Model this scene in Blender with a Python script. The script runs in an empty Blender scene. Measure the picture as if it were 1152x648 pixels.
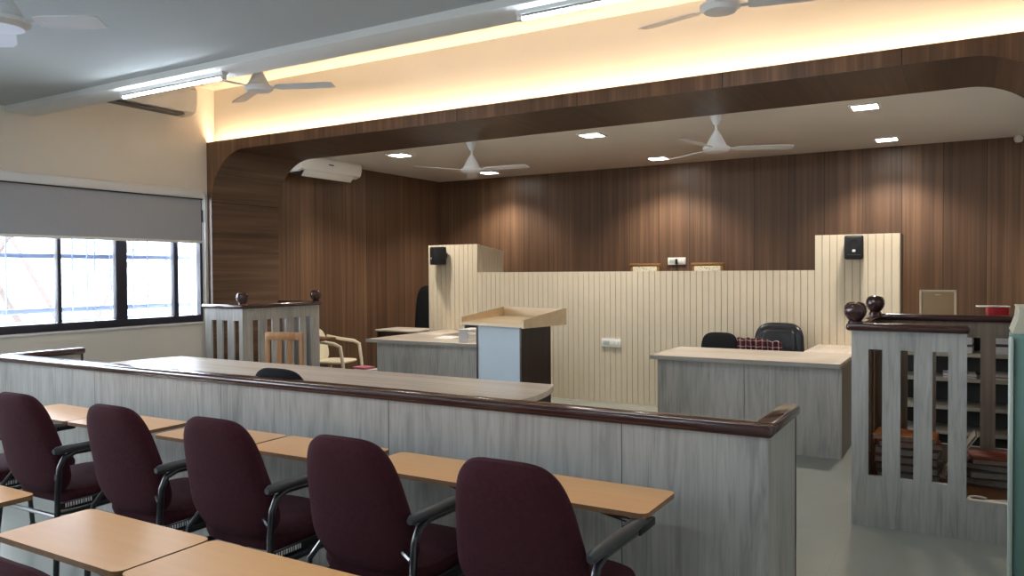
import bpy, bmesh, math, random
from mathutils import Vector, Matrix
random.seed(7)
S = bpy.context.scene
COL = S.collection
PI = math.pi
R = math.radians

# ------------------------------------------------------------------ mesh builder
class MB:
    def __init__(s): s.v=[]; s.f=[]; s.m=[]
    def add(s, vs, fs, mi=0, M=None):
        o=len(s.v)
        for p in vs:
            p=Vector(p)
            s.v.append(tuple(M@p if M else p))
        for f in fs: s.f.append([i+o for i in f]); s.m.append(mi)
        return s
    def box(s, lo, hi, bev=0.0, mi=0, M=None, seg=2):
        lo=Vector(lo); hi=Vector(hi); d=hi-lo
        if bev<=0:
            vs=[(x,y,z) for x in (lo.x,hi.x) for y in (lo.y,hi.y) for z in (lo.z,hi.z)]
            fs=[(0,1,3,2),(4,6,7,5),(0,4,5,1),(2,3,7,6),(0,2,6,4),(1,5,7,3)]
            return s.add(vs,fs,mi,M)
        b=bmesh.new(); bmesh.ops.create_cube(b,size=1)
        for v in b.verts: v.co=Vector((lo.x+(v.co.x+.5)*d.x, lo.y+(v.co.y+.5)*d.y, lo.z+(v.co.z+.5)*d.z))
        bmesh.ops.bevel(b,geom=b.edges[:],offset=min(bev,min(d)*.49),segments=seg,affect='EDGES',profile=.5)
        return s.bm(b,mi,M)
    def bm(s,b,mi=0,M=None):
        b.verts.index_update()
        vs=[v.co.copy() for v in b.verts]; fs=[[v.index for v in f.verts] for f in b.faces]
        b.free(); return s.add(vs,fs,mi,M)
    def prism(s, poly, axis, a, b, mi=0, M=None):
        """poly: list of 2-D points, extruded along axis 'x','y','z' from a to b"""
        def P(p,t):
            return {'x':(t,p[0],p[1]),'y':(p[0],t,p[1]),'z':(p[0],p[1],t)}[axis]
        n=len(poly); vs=[P(p,a) for p in poly]+[P(p,b) for p in poly]
        fs=[list(range(n))[::-1], list(range(n,2*n))]+[[i,(i+1)%n,n+(i+1)%n,n+i] for i in range(n)]
        return s.add(vs,fs,mi,M)
    def tube(s, pts, r, n=10, mi=0, M=None, closed=False, cap=True):
        pts=[Vector(p) for p in pts]; N=len(pts); rr=r if isinstance(r,(list,tuple)) else [r]*N
        rings=[]; prev=None
        for i,p in enumerate(pts):
            if closed: t=pts[(i+1)%N]-pts[i-1]
            else: t=(pts[min(i+1,N-1)]-pts[max(i-1,0)])
            t.normalize()
            if prev is None:
                u=t.orthogonal().normalized()
            else:
                u=(prev-t*prev.dot(t))
                u=u.normalized() if u.length>1e-6 else t.orthogonal().normalized()
            prev=u; w=t.cross(u)
            rings.append([p+(u*math.cos(2*PI*k/n)+w*math.sin(2*PI*k/n))*rr[i] for k in range(n)])
        vs=[q for ring in rings for q in ring]; fs=[]
        for i in range(N if closed else N-1):
            j=(i+1)%N
            for k in range(n): fs.append([i*n+k,i*n+(k+1)%n,j*n+(k+1)%n,j*n+k])
        if cap and not closed:
            fs.append(list(range(n))[::-1]); fs.append([(N-1)*n+k for k in range(n)])
        return s.add(vs,fs,mi,M)
    def lathe(s, prof, n=24, mi=0, M=None):
        """prof: list of (radius,z)"""
        vs=[];fs=[]
        for r,z in prof:
            for k in range(n): vs.append((max(r,1e-4)*math.cos(2*PI*k/n),max(r,1e-4)*math.sin(2*PI*k/n),z))
        for i in range(len(prof)-1):
            for k in range(n): fs.append([i*n+k,i*n+(k+1)%n,(i+1)*n+(k+1)%n,(i+1)*n+k])
        fs.append(list(range(n))[::-1]); fs.append([(len(prof)-1)*n+k for k in range(n)])
        return s.add(vs,fs,mi,M)
    def rings(s, rgs, mi=0, M=None):
        n=len(rgs[0]); vs=[p for r in rgs for p in r]; fs=[]
        for i in range(len(rgs)-1):
            for k in range(n): fs.append([i*n+k,i*n+(k+1)%n,(i+1)*n+(k+1)%n,(i+1)*n+k])
        fs.append(list(range(n))[::-1]); fs.append([(len(rgs)-1)*n+k for k in range(n)])
        return s.add(vs,fs,mi,M)
    def cut(s, us, zs, solid, t0, t1, plane='x', mi=0, M=None):
        """panel of cells us x zs with thickness t0..t1; plane 'x': panel runs along x (thickness along y)"""
        nu=len(us)-1; nz=len(zs)-1; idx={}; vs=[]; fs=[]
        def V(i,k,t):
            key=(i,k,t)
            if key not in idx:
                idx[key]=len(vs); q=t1 if t else t0
                vs.append((us[i],q,zs[k]) if plane=='x' else ((q,us[i],zs[k]) if plane=='y' else (us[i],zs[k],q)))
            return idx[key]
        ok=lambda i,k: 0<=i<nu and 0<=k<nz and solid(i,k)
        for i in range(nu):
            for k in range(nz):
                if not ok(i,k): continue
                fs.append([V(i,k,0),V(i+1,k,0),V(i+1,k+1,0),V(i,k+1,0)])
                fs.append([V(i,k,1),V(i,k+1,1),V(i+1,k+1,1),V(i+1,k,1)])
                if not ok(i-1,k): fs.append([V(i,k,0),V(i,k+1,0),V(i,k+1,1),V(i,k,1)])
                if not ok(i+1,k): fs.append([V(i+1,k,0),V(i+1,k,1),V(i+1,k+1,1),V(i+1,k+1,0)])
                if not ok(i,k-1): fs.append([V(i,k,0),V(i,k,1),V(i+1,k,1),V(i+1,k,0)])
                if not ok(i,k+1): fs.append([V(i,k+1,0),V(i+1,k+1,0),V(i+1,k+1,1),V(i,k+1,1)])
        return s.add(vs,fs,mi,M)
    def build(s, name, mats, parent=None, loc=(0,0,0), rot=(0,0,0), smooth=35):
        me=bpy.data.meshes.new(name); me.from_pydata(s.v,[],s.f); me.validate()
        if not isinstance(mats,(list,tuple)): mats=[mats]
        for m in mats: me.materials.append(m)
        if len(me.polygons)==len(s.m):
            me.polygons.foreach_set('material_index',s.m)
        b=bmesh.new(); b.from_mesh(me); bmesh.ops.recalc_face_normals(b,faces=b.faces); b.to_mesh(me); b.free()
        if smooth:
            me.polygons.foreach_set('use_smooth',[True]*len(me.polygons)); me.set_sharp_from_angle(angle=R(smooth))
        o=bpy.data.objects.new(name,me); COL.objects.link(o); o.location=loc; o.rotation_euler=rot
        if parent: o.parent=parent
        return o

def tag(o,label,cat,group=None,kind=None):
    o['label']=label; o['category']=cat
    if group: o['group']=group
    if kind: o['kind']=kind
    return o
def thing(name,label,cat,loc=(0,0,0),rz=0,group=None):
    o=bpy.data.objects.new(name,None); o.empty_display_size=.1; COL.objects.link(o)
    o.location=loc; o.rotation_euler=(0,0,rz); return tag(o,label,cat,group)
def struct(o,label=None,cat=None):
    o['kind']='structure'
    if label: o['label']=label
    if cat: o['category']=cat
    return o
def kids(o): return [c for c in bpy.data.objects if c.parent==o]
def dup(root,loc,rz=0,label=None):
    r=root.copy(); COL.objects.link(r); r.location=loc; r.rotation_euler=(0,0,rz)
    if label: r['label']=label
    for ch in kids(root):
        c=ch.copy(); COL.objects.link(c); c.parent=r
        for g in kids(ch):
            d=g.copy(); COL.objects.link(d); d.parent=c
    return r

# ------------------------------------------------------------------ materials
def nm(name):
    m=bpy.data.materials.new(name); m.use_nodes=True
    nt=m.node_tree; return m,nt,nt.nodes['Principled BSDF']
def sset(b,**k):
    for a,v in k.items():
        a={'spec':'Specular IOR Level','coat':'Coat Weight','rough':'Roughness','metal':'Metallic','coatr':'Coat Roughness'}[a]
        b.inputs[a].default_value=v
def plain(name,c,rough=.5,var=.06,scale=8,spec=.5,metal=0,coat=0,bump=0):
    m,nt,b=nm(name); N=nt.nodes; L=nt.links
    sset(b,rough=rough,spec=spec,metal=metal,coat=coat)
    if coat: b.inputs['Coat Roughness'].default_value=.08
    tc=N.new('ShaderNodeTexCoord'); no=N.new('ShaderNodeTexNoise'); no.inputs['Scale'].default_value=scale; no.inputs['Detail'].default_value=4
    r=N.new('ShaderNodeValToRGB')
    r.color_ramp.elements[0].position=.3; r.color_ramp.elements[1].position=.7
    r.color_ramp.elements[0].color=(*[x*(1-var) for x in c],1); r.color_ramp.elements[1].color=(*[min(1,x*(1+var)) for x in c],1)
    L.new(tc.outputs['Object'],no.inputs['Vector']); L.new(no.outputs['Fac'],r.inputs['Fac']); L.new(r.outputs['Color'],b.inputs['Base Color'])
    if bump:
        bp=N.new('ShaderNodeBump'); bp.inputs['Strength'].default_value=bump; bp.inputs['Distance'].default_value=.002
        n2=N.new('ShaderNodeTexNoise'); n2.inputs['Scale'].default_value=350
        L.new(tc.outputs['Object'],n2.inputs['Vector']); L.new(n2.outputs['Fac'],bp.inputs['Height']); L.new(bp.outputs['Normal'],b.inputs['Normal'])
    return m
def emit(name,c,st):
    m=bpy.data.materials.new(name); m.use_nodes=True; nt=m.node_tree; nt.nodes.clear()
    e=nt.nodes.new('ShaderNodeEmission'); e.inputs[0].default_value=(*c,1); e.inputs[1].default_value=st
    o=nt.nodes.new('ShaderNodeOutputMaterial'); nt.links.new(e.outputs[0],o.inputs[0]); return m
def wood(name,dark,mid,light,grain='z',across='x',fine=28,broad=5,along=.5,rough=.4,panel=0,poff=0,groove=.006,pvar=.25,distort=.6,spec=.5,contrast=1.0):
    """wood laminate: grain runs along axis `grain`, streaks vary along axis `across`"""
    m,nt,b=nm(name); N=nt.nodes; L=nt.links; sset(b,rough=rough,spec=spec)
    tc=N.new('ShaderNodeTexCoord'); sp=N.new('ShaderNodeSeparateXYZ'); L.new(tc.outputs['Object'],sp.inputs[0])
    def noise(sc_a,sc_g,det,dis=0,seed=0):
        mp=N.new('ShaderNodeMapping')
        sc=[sc_a,sc_a,sc_a]; sc['xyz'.index(grain)]=sc_g
        mp.inputs['Scale'].default_value=sc; mp.inputs['Location'].default_value=(seed,seed*1.7,seed*.6)
        n=N.new('ShaderNodeTexNoise'); n.inputs['Scale'].default_value=1; n.inputs['Detail'].default_value=det; n.inputs['Distortion'].default_value=dis
        L.new(vec,mp.inputs['Vector']); L.new(mp.outputs[0],n.inputs['Vector']); return n.outputs['Fac']
    def math_(op,a,bv):
        n=N.new('ShaderNodeMath'); n.operation=op
        for i,x in enumerate((a,bv)):
            if x is None: continue
            if isinstance(x,(int,float)): n.inputs[i].default_value=x
            else: L.new(x,n.inputs[i])
        return n.outputs[0]
    vec=tc.outputs['Object']; pr=None
    if panel:
        u=math_('DIVIDE',math_('ADD',sp.outputs['xyz'.index(across)],poff),panel)
        fl=math_('FLOOR',u,None); fr=math_('FRACT',u,None)
        wn=N.new('ShaderNodeTexWhiteNoise'); wn.noise_dimensions='1D'; L.new(fl,wn.inputs['W']); pr=wn.outputs['Value']
        # shift the grain from panel to panel
        cb=N.new('ShaderNodeCombineXYZ'); gi='xyz'.index(grain)
        L.new(math_('MULTIPLY',pr,17.0),cb.inputs[gi])
        va=N.new('ShaderNodeVectorMath'); va.operation='ADD'; L.new(tc.outputs['Object'],va.inputs[0]); L.new(cb.outputs[0],va.inputs[1]); vec=va.outputs[0]
    f=noise(fine,along,5,distort); g=noise(broad,along*.6,3,distort*.7,3.1)
    h=noise(fine*4,along*3,3,0,7.7)
    mixv=math_('ADD',math_('ADD',math_('MULTIPLY',f,.5),math_('MULTIPLY',g,.38)),math_('MULTIPLY',h,.12))
    if pr is not None: mixv=math_('ADD',mixv,math_('MULTIPLY',math_('SUBTRACT',pr,.5),pvar))
    r=N.new('ShaderNodeValToRGB'); e=r.color_ramp.elements
    w=.17/contrast
    e[0].position=.5-w; e[0].color=(*dark,1); e[1].position=.5+w; e[1].color=(*light,1)
    k=e.new(.5); k.color=(*mid,1)
    L.new(mixv,r.inputs['Fac']); colr=r.outputs['Color']
    if panel and groove:
        gm=math_('LESS_THAN',fr,groove/panel)
        mx=N.new('ShaderNodeMix'); mx.data_type='RGBA'; L.new(gm,mx.inputs['Factor']); L.new(colr,mx.inputs['A'])
        mx.inputs['B'].default_value=(*[x*.25 for x in dark],1); colr=mx.outputs['Result']
    L.new(colr,b.inputs['Base Color'])
    return m
def S2L(r,g,b_):
    f=lambda c:(c/255/12.92 if c/255<=.04045 else ((c/255+.055)/1.055)**2.4)
    return (f(r),f(g),f(b_))

plaster_cream=plain('cream_plaster',S2L(226,221,211),.75,.02,2)
plaster_white=plain('white_plaster',S2L(226,228,228),.8,.02,1.5)
ceiling_shaded=plain('shaded_white_ceiling',S2L(180,187,190),.85,.02,1.5)  # white ceiling greyed: its dim light is put into the colour
ceil_stage_m=plain('stage_ceiling_paint',S2L(224,220,214),.85,.02,1.5)
WD,WM,WL=S2L(72,52,38),S2L(101,75,55),S2L(134,102,77)
walnut_back=wood('walnut_planks_back',WD,WM,WL,'z','x',24,5,.35,.42,panel=.43,poff=0.68,pvar=.12,contrast=.8)
walnut_side=wood('walnut_planks_side',WD,WM,WL,'z','y',24,5,.35,.42,panel=.43,poff=.1,pvar=.12,contrast=.8)
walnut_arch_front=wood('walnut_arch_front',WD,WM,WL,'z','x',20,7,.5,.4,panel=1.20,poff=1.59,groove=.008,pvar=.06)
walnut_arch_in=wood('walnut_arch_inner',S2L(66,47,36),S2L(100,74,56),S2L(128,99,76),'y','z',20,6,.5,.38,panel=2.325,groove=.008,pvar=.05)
walnut_soffit_shaded=wood('walnut_arch_soffit_shade',S2L(46,31,24),S2L(70,49,38),S2L(92,66,50),'y','x',24,6,.5,.38,panel=1.20,poff=1.59,groove=.008,pvar=.06)  # darker walnut copy, shade of the down-facing side put into the colour
GD,GM,GL=S2L(128,126,122),S2L(174,172,167),S2L(198,196,192)
grey_oak=wood('grey_oak_laminate',GD,GM,GL,'z','x',22,5,1.6,.42,distort=2.2,contrast=.72)
grey_oak_y=wood('grey_oak_laminate_side',GD,GM,GL,'z','y',22,5,1.6,.42,distort=2.2,contrast=.72)
grey_oak_rail=wood('grey_oak_barrier',GD,GM,GL,'z','x',22,5,1.6,.42,panel=1.22,poff=.0,groove=.004,pvar=.04,distort=2.2,contrast=.72)
desk_top_m=wood('pale_oak_top',S2L(190,176,160),S2L(212,199,184),S2L(226,215,202),'x','y',18,5,.7,.27,distort=.8,contrast=.8)
desk_top_y=wood('pale_oak_return',S2L(190,176,160),S2L(212,199,184),S2L(226,215,202),'y','x',18,5,.7,.27,distort=.8,contrast=.8)
top_edge_m=wood('grey_top_edge',S2L(140,138,134),S2L(166,164,159),S2L(184,182,177),'x','z',20,5,.7,.4)
cap_m=plain('dark_polished_wood',S2L(66,38,35),.2,.05,8,coat=.5)
dark_lam=wood('dark_brown_laminate',S2L(44,30,25),S2L(58,41,34),S2L(72,52,43),'z','x',20,6,.6,.4)
brown_in=wood('brown_inner_panel',S2L(70,50,36),S2L(94,68,49),S2L(114,85,62),'z','y',22,6,.6,.45)
flute_m=plain('cream_fluted_board',S2L(216,203,178),.55,.03,3)
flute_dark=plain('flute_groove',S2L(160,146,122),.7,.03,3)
lect_wood=wood('light_beech_tray',S2L(212,184,142),S2L(226,200,160),S2L(236,214,176),'x','y',20,6,1.2,.4,contrast=.7)
pale_blue=plain('pale_blue_laminate',S2L(186,200,208),.35,.02,3)
tab_m=wood('tan_writing_tablet',S2L(224,162,104),S2L(234,174,114),S2L(240,186,128),'x','y',30,7,2.5,.34,contrast=.5,spec=.75)
tab_edge=plain('tablet_edge',S2L(140,104,74),.45,.15,30)
maroon=plain('maroon_fabric',S2L(64,29,37),.92,.16,60,spec=.2,bump=.5)
black_steel=plain('black_painted_steel',S2L(26,28,33),.28,.1,20,coat=.3)
black_plastic=plain('black_plastic',S2L(24,24,26),.5,.1,20)
arm_plastic=plain('dark_grey_arm_plastic',S2L(58,59,61),.45,.15,25)
black_fabric=plain('black_fabric',S2L(26,27,30),.9,.15,80,spec=.2,bump=.4)
black_leather=plain('black_leather',S2L(28,29,32),.3,.2,30,spec=.5)
white_mark=plain('white_lettering',S2L(225,225,225),.5,.02)
white_metal=plain('white_enamel',S2L(222,224,226),.35,.02,5)
white_plastic=plain('white_plastic',S2L(236,234,228),.4,.02,5)
cream_plastic=plain('cream_plastic',S2L(232,222,196),.4,.03,5)
grey_vane=plain('dark_grey_vent',S2L(70,70,70),.5,.05)
blind_m=plain('grey_blind_fabric',S2L(166,170,178),.9,.02,40,spec=.1)
frame_m=plain('black_window_aluminium',S2L(42,40,52),.4,.1,10)
floor_m=None
paper_m=plain('white_paper',S2L(228,226,222),.8,.05,20)
paper_old=plain('aged_paper',S2L(206,196,180),.8,.08,30)
cream_shelf=plain('cream_steel_shelf',S2L(178,172,158),.4,.03)
shelf_dark=plain('dark_shelf_back',S2L(60,62,58),.6,.05)
file_tan=plain('orange_brown_folder',S2L(176,108,60),.6,.12,12)
file_red=plain('red_brown_folder',S2L(122,56,42),.6,.12,12)
file_grey=plain('grey_black_files',S2L(82,80,80),.7,.3,25)
teal_m=plain('teal_steel',S2L(108,142,136),.45,.05,4)
pale_edge=plain('pale_steel_edge',S2L(186,196,188),.4,.04)
cream_box_m=plain('olive_cream_board',S2L(196,192,172),.6,.04,8)
file_pages=plain('grey_file_pages',S2L(140,135,128),.85,.15,60)
red_m=plain('red_packet',S2L(176,32,44),.45,.1,20)
pink_m=plain('pink_folder',S2L(210,120,140),.6,.08,15)
frame_wood=wood('light_chair_wood',S2L(160,112,76),S2L(186,140,100),S2L(205,165,126),'z','x',26,6,1.5,.4)
brown_board=plain('brown_board',S2L(110,72,46),.4,.12,10)
gold_wood=plain('gold_brown_wood',S2L(150,108,60),.35,.12,15)
tan_board=plain('tan_board',S2L(168,140,104),.6,.04,6)
pale_frame=plain('pale_frame',S2L(212,198,168),.4,.04,6)
yellow_m=plain('yellow_tassel',S2L(206,180,70),.7,.1,30)
bark=plain('pale_bark',S2L(84,74,70),.9,.1,10)
bar_m=plain('pale_blue_grille_paint',S2L(162,178,216),.5,.03)
facade_m=plain('pale_facade',S2L(176,188,210),.9,.03,1)
ground_m=plain('outside_paving',S2L(190,188,182),.9,.05,2)
tube_em=emit('tube_glow',(.82,.92,1.0),78)
down_em=emit('downlight_glow',(1,.95,.88),22)
cove_em=emit('cove_glow',(1.0,.70,.41),66)

# damask for gold chairs, plaid for the cloth, louvre for façade
def damask():
    m,nt,b=nm('cream_embossed_fabric'); N=nt.nodes; L=nt.links; sset(b,rough=.6)
    tc=N.new('ShaderNodeTexCoord'); vo=N.new('ShaderNodeTexVoronoi'); vo.inputs['Scale'].default_value=45
    r=N.new('ShaderNodeValToRGB'); r.color_ramp.elements[0].color=(*S2L(150,140,110),1); r.color_ramp.elements[1].color=(*S2L(224,216,190),1)
    r.color_ramp.elements[0].position=.15; r.color_ramp.elements[1].position=.45
    L.new(tc.outputs['Object'],vo.inputs['Vector']); L.new(vo.outputs['Distance'],r.inputs['Fac']); L.new(r.outputs[0],b.inputs['Base Color']); return m
damask_m=damask()
def plaid():
    m,nt,b=nm('maroon_white_plaid'); N=nt.nodes; L=nt.links; sset(b,rough=.9)
    tc=N.new('ShaderNodeTexCoord'); sp=N.new('ShaderNodeSeparateXYZ'); L.new(tc.outputs['Object'],sp.inputs[0])
    def mt(op,a,c):
        n=N.new('ShaderNodeMath'); n.operation=op
        if isinstance(a,(int,float)): n.inputs[0].default_value=a
        else: L.new(a,n.inputs[0])
        if c is not None:
            if isinstance(c,(int,float)): n.inputs[1].default_value=c
            else: L.new(c,n.inputs[1])
        return n.outputs[0]
    def st(o,per,w): return mt('LESS_THAN',mt('FRACT',mt('DIVIDE',o,per),None),w)
    a=st(sp.outputs[0],.052,.2); c=st(sp.outputs[2],.06,.15)
    s=mt('MULTIPLY',mt('ADD',a,c),.5)
    r=N.new('ShaderNodeValToRGB'); r.color_ramp.interpolation='CONSTANT'
    e=r.color_ramp.elements; e[0].color=(*S2L(92,30,40),1); e[1].position=.4; e[1].color=(*S2L(190,160,160),1)
    k=e.new(.9); k.color=(*S2L(235,228,224),1)
    L.new(s,r.inputs['Fac']); L.new(r.outputs[0],b.inputs['Base Color']); return m
plaid_m=plaid()
def glass():
    m=bpy.data.materials.new('window_glass'); m.use_nodes=True; nt=m.node_tree; N=nt.nodes; N.clear(); L=nt.links
    t=N.new('ShaderNodeBsdfTransparent'); t.inputs[0].default_value=(.97,.985,1,1)
    g=N.new('ShaderNodeBsdfGlossy'); g.inputs['Roughness'].default_value=.02
    fr=N.new('ShaderNodeFresnel'); fr.inputs[0].default_value=1.35
    mx=N.new('ShaderNodeMixShader'); o=N.new('ShaderNodeOutputMaterial')
    L.new(fr.outputs[0],mx.inputs[0]); L.new(t.outputs[0],mx.inputs[1]); L.new(g.outputs[0],mx.inputs[2]); L.new(mx.outputs[0],o.inputs[0]); return m
glass_m=glass()
def floor_mat():
    m,nt,b=nm('polished_grey_floor'); N=nt.nodes; L=nt.links; sset(b,rough=.22,spec=.5)
    tc=N.new('ShaderNodeTexCoord'); no=N.new('ShaderNodeTexNoise'); no.inputs['Scale'].default_value=1.2; no.inputs['Detail'].default_value=5
    r=N.new('ShaderNodeValToRGB'); r.color_ramp.elements[0].position=.3; r.color_ramp.elements[1].position=.7
    r.color_ramp.elements[0].color=(*S2L(146,150,144),1); r.color_ramp.elements[1].color=(*S2L(158,162,156),1)
    br=N.new('ShaderNodeTexBrick'); br.offset=0; br.inputs['Scale'].default_value=1; br.inputs['Brick Width'].default_value=.6; br.inputs['Row Height'].default_value=.6
    br.inputs['Mortar Size'].default_value=.001; br.inputs['Mortar'].default_value=(*S2L(142,146,140),1)
    L.new(tc.outputs['Object'],no.inputs['Vector']); L.new(no.outputs[0],r.inputs[0]); L.new(tc.outputs['Object'],br.inputs['Vector'])
    L.new(r.outputs[0],br.inputs['Color1']); L.new(r.outputs[0],br.inputs['Color2']); L.new(br.outputs['Color'],b.inputs['Base Color']); return m
floor_m=floor_mat()

# ------------------------------------------------------------------ camera
Hc=1.52; F=872.27/1152*36
yaw,pitch,roll=R(30.438),R(-1.1885),R(-.384)
f=Vector((-math.sin(yaw)*math.cos(pitch),math.cos(yaw)*math.cos(pitch),math.sin(pitch)))
r0=Vector((math.cos(yaw),math.sin(yaw),0)); u0=r0.cross(f)
rr=r0*math.cos(roll)+u0*math.sin(roll); uu=-r0*math.sin(roll)+u0*math.cos(roll)
cam=bpy.data.cameras.new('camera'); cam.sensor_width=36; cam.lens=F; cam.clip_start=.02
co=bpy.data.objects.new('camera',cam); COL.objects.link(co)
Mx=Matrix(((rr.x,uu.x,-f.x,0),(rr.y,uu.y,-f.y,0),(rr.z,uu.z,-f.z,Hc),(0,0,0,1))); co.matrix_world=Mx
S.camera=co

# ------------------------------------------------------------------ setting
XL,XR,YB,YF=-7.4,.65,10.3,-3.6
ZS,ZA=2.985,3.03
struct(MB().box((XL-.2,YF-.2,-.12),(XR+.2,YB+.2,0)).build('floor',floor_m,smooth=0))
# window wall: band of windows z .98..2.40
SILL,HEAD=.985,2.42
ys=[YF-.2,-3.0,-.15,.25,3.2,3.42,5.79,5.95]; zs=[0,SILL,HEAD,3.75]
struct(MB().cut(ys,zs,lambda i,k: not(k==1 and i in(1,3,5)),XL-.22,XL,'y').build('wall_left',plaster_cream,smooth=0))
struct(MB().box((XL-.22,5.95,0),(XL,YB+.2,3.75)).build('wall_left_stage',walnut_side,smooth=0))
struct(MB().box((XL,YB,0),(XR,YB+.2,3.3)).build('wall_back',walnut_back,smooth=0))
struct(MB().box((XR,YF-.2,0),(XR+.2,YB+.2,3.75)).build('wall_right',plaster_cream,smooth=0))
struct(MB().box((XL,YF-.2,0),(XR,YF,3.3)).build('wall_rear',plaster_cream,smooth=0))
struct(MB().box((XL,YF,ZA),(XR,3.70,ZA+.1)).build('ceiling_hall',ceiling_shaded,smooth=0))
struct(MB().box((XL,3.70,2.98),(XR,3.96,3.70),.006).build('trim_bulkhead',plaster_white))
struct(MB().box((XL,3.96,3.6),(XR,6.1,3.70)).build('ceiling_cove',plaster_cream,smooth=0))
struct(MB().box((XL,5.93,2.94),(XR,6.1,3.6)).build('wall_cove',plaster_cream,smooth=0))
struct(MB().box((XL,6.80,ZS),(XR,YB,ZS+.12)).build('ceiling_stage',ceil_stage_m,smooth=0))
# wooden arch (portal): left leg, soffit with rounded corners, right leg
xi0,xi1,zi,Rr=-7.33,.56,2.885,.56
pts=[(XL,0),(XL,2.94),(XR,2.94),(XR,0),(xi1,0)]
for k in range(0,17):
    a=k/16*PI/2; pts.append((xi1-Rr+Rr*math.cos(a),zi-Rr+Rr*math.sin(a)))
for k in range(0,17):
    a=PI/2+k/16*PI/2; pts.append((xi0+Rr+Rr*math.cos(a),zi-Rr+Rr*math.sin(a)))
pts.append((xi0,0))
arch=MB().prism(pts,'y',5.82,6.80).box((XL,5.82,2.9401),(XR,5.838,3.0)).build('trim_arch',[walnut_arch_front,walnut_arch_in,walnut_soffit_shaded],smooth=25)
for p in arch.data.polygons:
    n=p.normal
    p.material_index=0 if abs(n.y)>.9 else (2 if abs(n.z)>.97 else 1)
struct(arch,'walnut panelled arch with rounded corners framing the stage','arch')
led=MB().box((XL+.05,-.015,-.004),(XR-.05,.015,.004),M=Matrix.Translation((0,5.857,2.9545))@Matrix.Rotation(R(42),4,'X')).build('cove_light_strip',cove_em,smooth=0)
tag(led,'warm strip light hidden along the top of the walnut arch','strip light')

# windows
def window(n,y0,y1,mull,thick):
    fr=MB(); x0,x1=XL-.13,XL-.06
    fr.box((x0,y0,SILL),(x1,y1,SILL+.075),.004); fr.box((x0,y0,HEAD-.06),(x1,y1,HEAD),.004)
    fr.box((x0,y0,SILL+.075),(x1,y0+.05,HEAD-.06)); fr.box((x0,y1-.03,SILL+.075),(x1,y1,HEAD-.06))
    e=[y0+.05]
    for m,w in mull:
        fr.box((x0,m-w/2,SILL+.075),(x1,m+w/2,HEAD-.06),.004)
    w=fr.build('window_%d'%n,frame_m); struct(w)
    gl=MB(); ed=[y0+.05]+[q for m,w_ in mull for q in (m-w_/2,m+w_/2)]+[y1-.03]
    for a,b in zip(ed[0::2],ed[1::2]): gl.box((XL-.098,a,SILL+.07),(XL-.092,b,HEAD-.055))
    gl.build('pane',glass_m,w,smooth=0)
    return w
w1=window(1,3.42,5.79,[(4.19,.035),(4.82,.12),(5.455,.05)],0)
MB().box((XL-.06,5.762,2.10),(XL-.035,5.79,2.24),.006).build('window_handle',black_plastic,w1)
window(2,.25,3.2,[(1.0,.05),(1.72,.12),(2.45,.05)],0)
window(3,-3.0,-.15,[(-2.3,.05),(-1.57,.12),(-.85,.05)],0)
struct(MB().box((XL-.03,3.42,SILL-.022),(XL+.018,5.79,SILL-.002),.004).build('window_sill',white_metal))

# outside: paving, grille, bare tree, façade
struct(MB().box((-60,-40,-4.2),(XL-.25,40,-4.0)).build('ground_outside',ground_m,smooth=0))
bl=MB().box((-15.2,2.2,-4),(-15,24,2.9))
for k in range(26): bl.box((-15,2.2,.1+k*.11),(-14.97,24,.16+k*.11))
tag(bl.build('building_facade',facade_m,smooth=0),'pale louvred building outside the window','building')
g=thing('window_grille','pale blue security grille of flat bars outside the window','grille',(XL-.42,4.6,0))
for z,h in ((1.685,.045),(1.145,.05),(1.05,.02)):
    MB().box((-.012,-1.25,z),(.012,1.3,z+h),.003).build('cross_bar',bar_m,g)
for y in (-.72,-.09,.06,.14,.31,.57,.74,.98):
    MB().tube([(0.02,y,.9),(.02,y,2.5)],.008,6).build('rod',bar_m,g)
MB().box((-.05,-1.3,-.4),(.05,-1.24,2.5)).build('post',bar_m,g); MB().box((-.05,1.28,-.4),(.05,1.34,2.5)).build('post',bar_m,g)
for yy in (-1.27,1.31):
    MB().box((.05,yy-.02,.7),(.20,yy+.02,.74)).build('wall_bracket',bar_m,g)
tr=MB(); 
def branch(p,d,l,r_,lev):
    q=p+d*l; tr.tube([p,(p+q)/2+Vector((random.uniform(-.06,.06),random.uniform(-.06,.06),0))*l,q],[r_,r_*.8,r_*.6],5)
    if lev>0:
        for _ in range(3):
            dd=(d+Vector((random.uniform(-.7,.7),random.uniform(-.9,.9),random.uniform(-.2,.5)))).normalized()
            branch(q,dd,l*random.uniform(.6,.8),r_*.6,lev-1)
branch(Vector((-10.8,6.3,-4.0)),Vector((0,0,1)),3.6,.09,5)
tag(tr.build('bare_tree',bark),'bare thin tree outside the window','tree')

# ------------------------------------------------------------------ roller blind
b=thing('roller_blind','grey roller blind half lowered over the window','blind',(XL+.07,3.42,2.36))
MB().box((-.055,-.35,-.015),(.02,2.28,.085),.02).build('headbox',white_metal,b)
MB().box((-.004,-.33,-.475),(.0,2.26,-.01)).build('fabric',blind_m,b)
MB().box((-.012,-.33,-.50),(.008,2.26,-.472),.005).build('bottom_bar',white_plastic,b)
MB().box((.018,-.35,-.02),(.024,2.27,-.008)).build('shade_strip',black_plastic,b)  # solid black strip added as the shade line under the headbox

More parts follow.
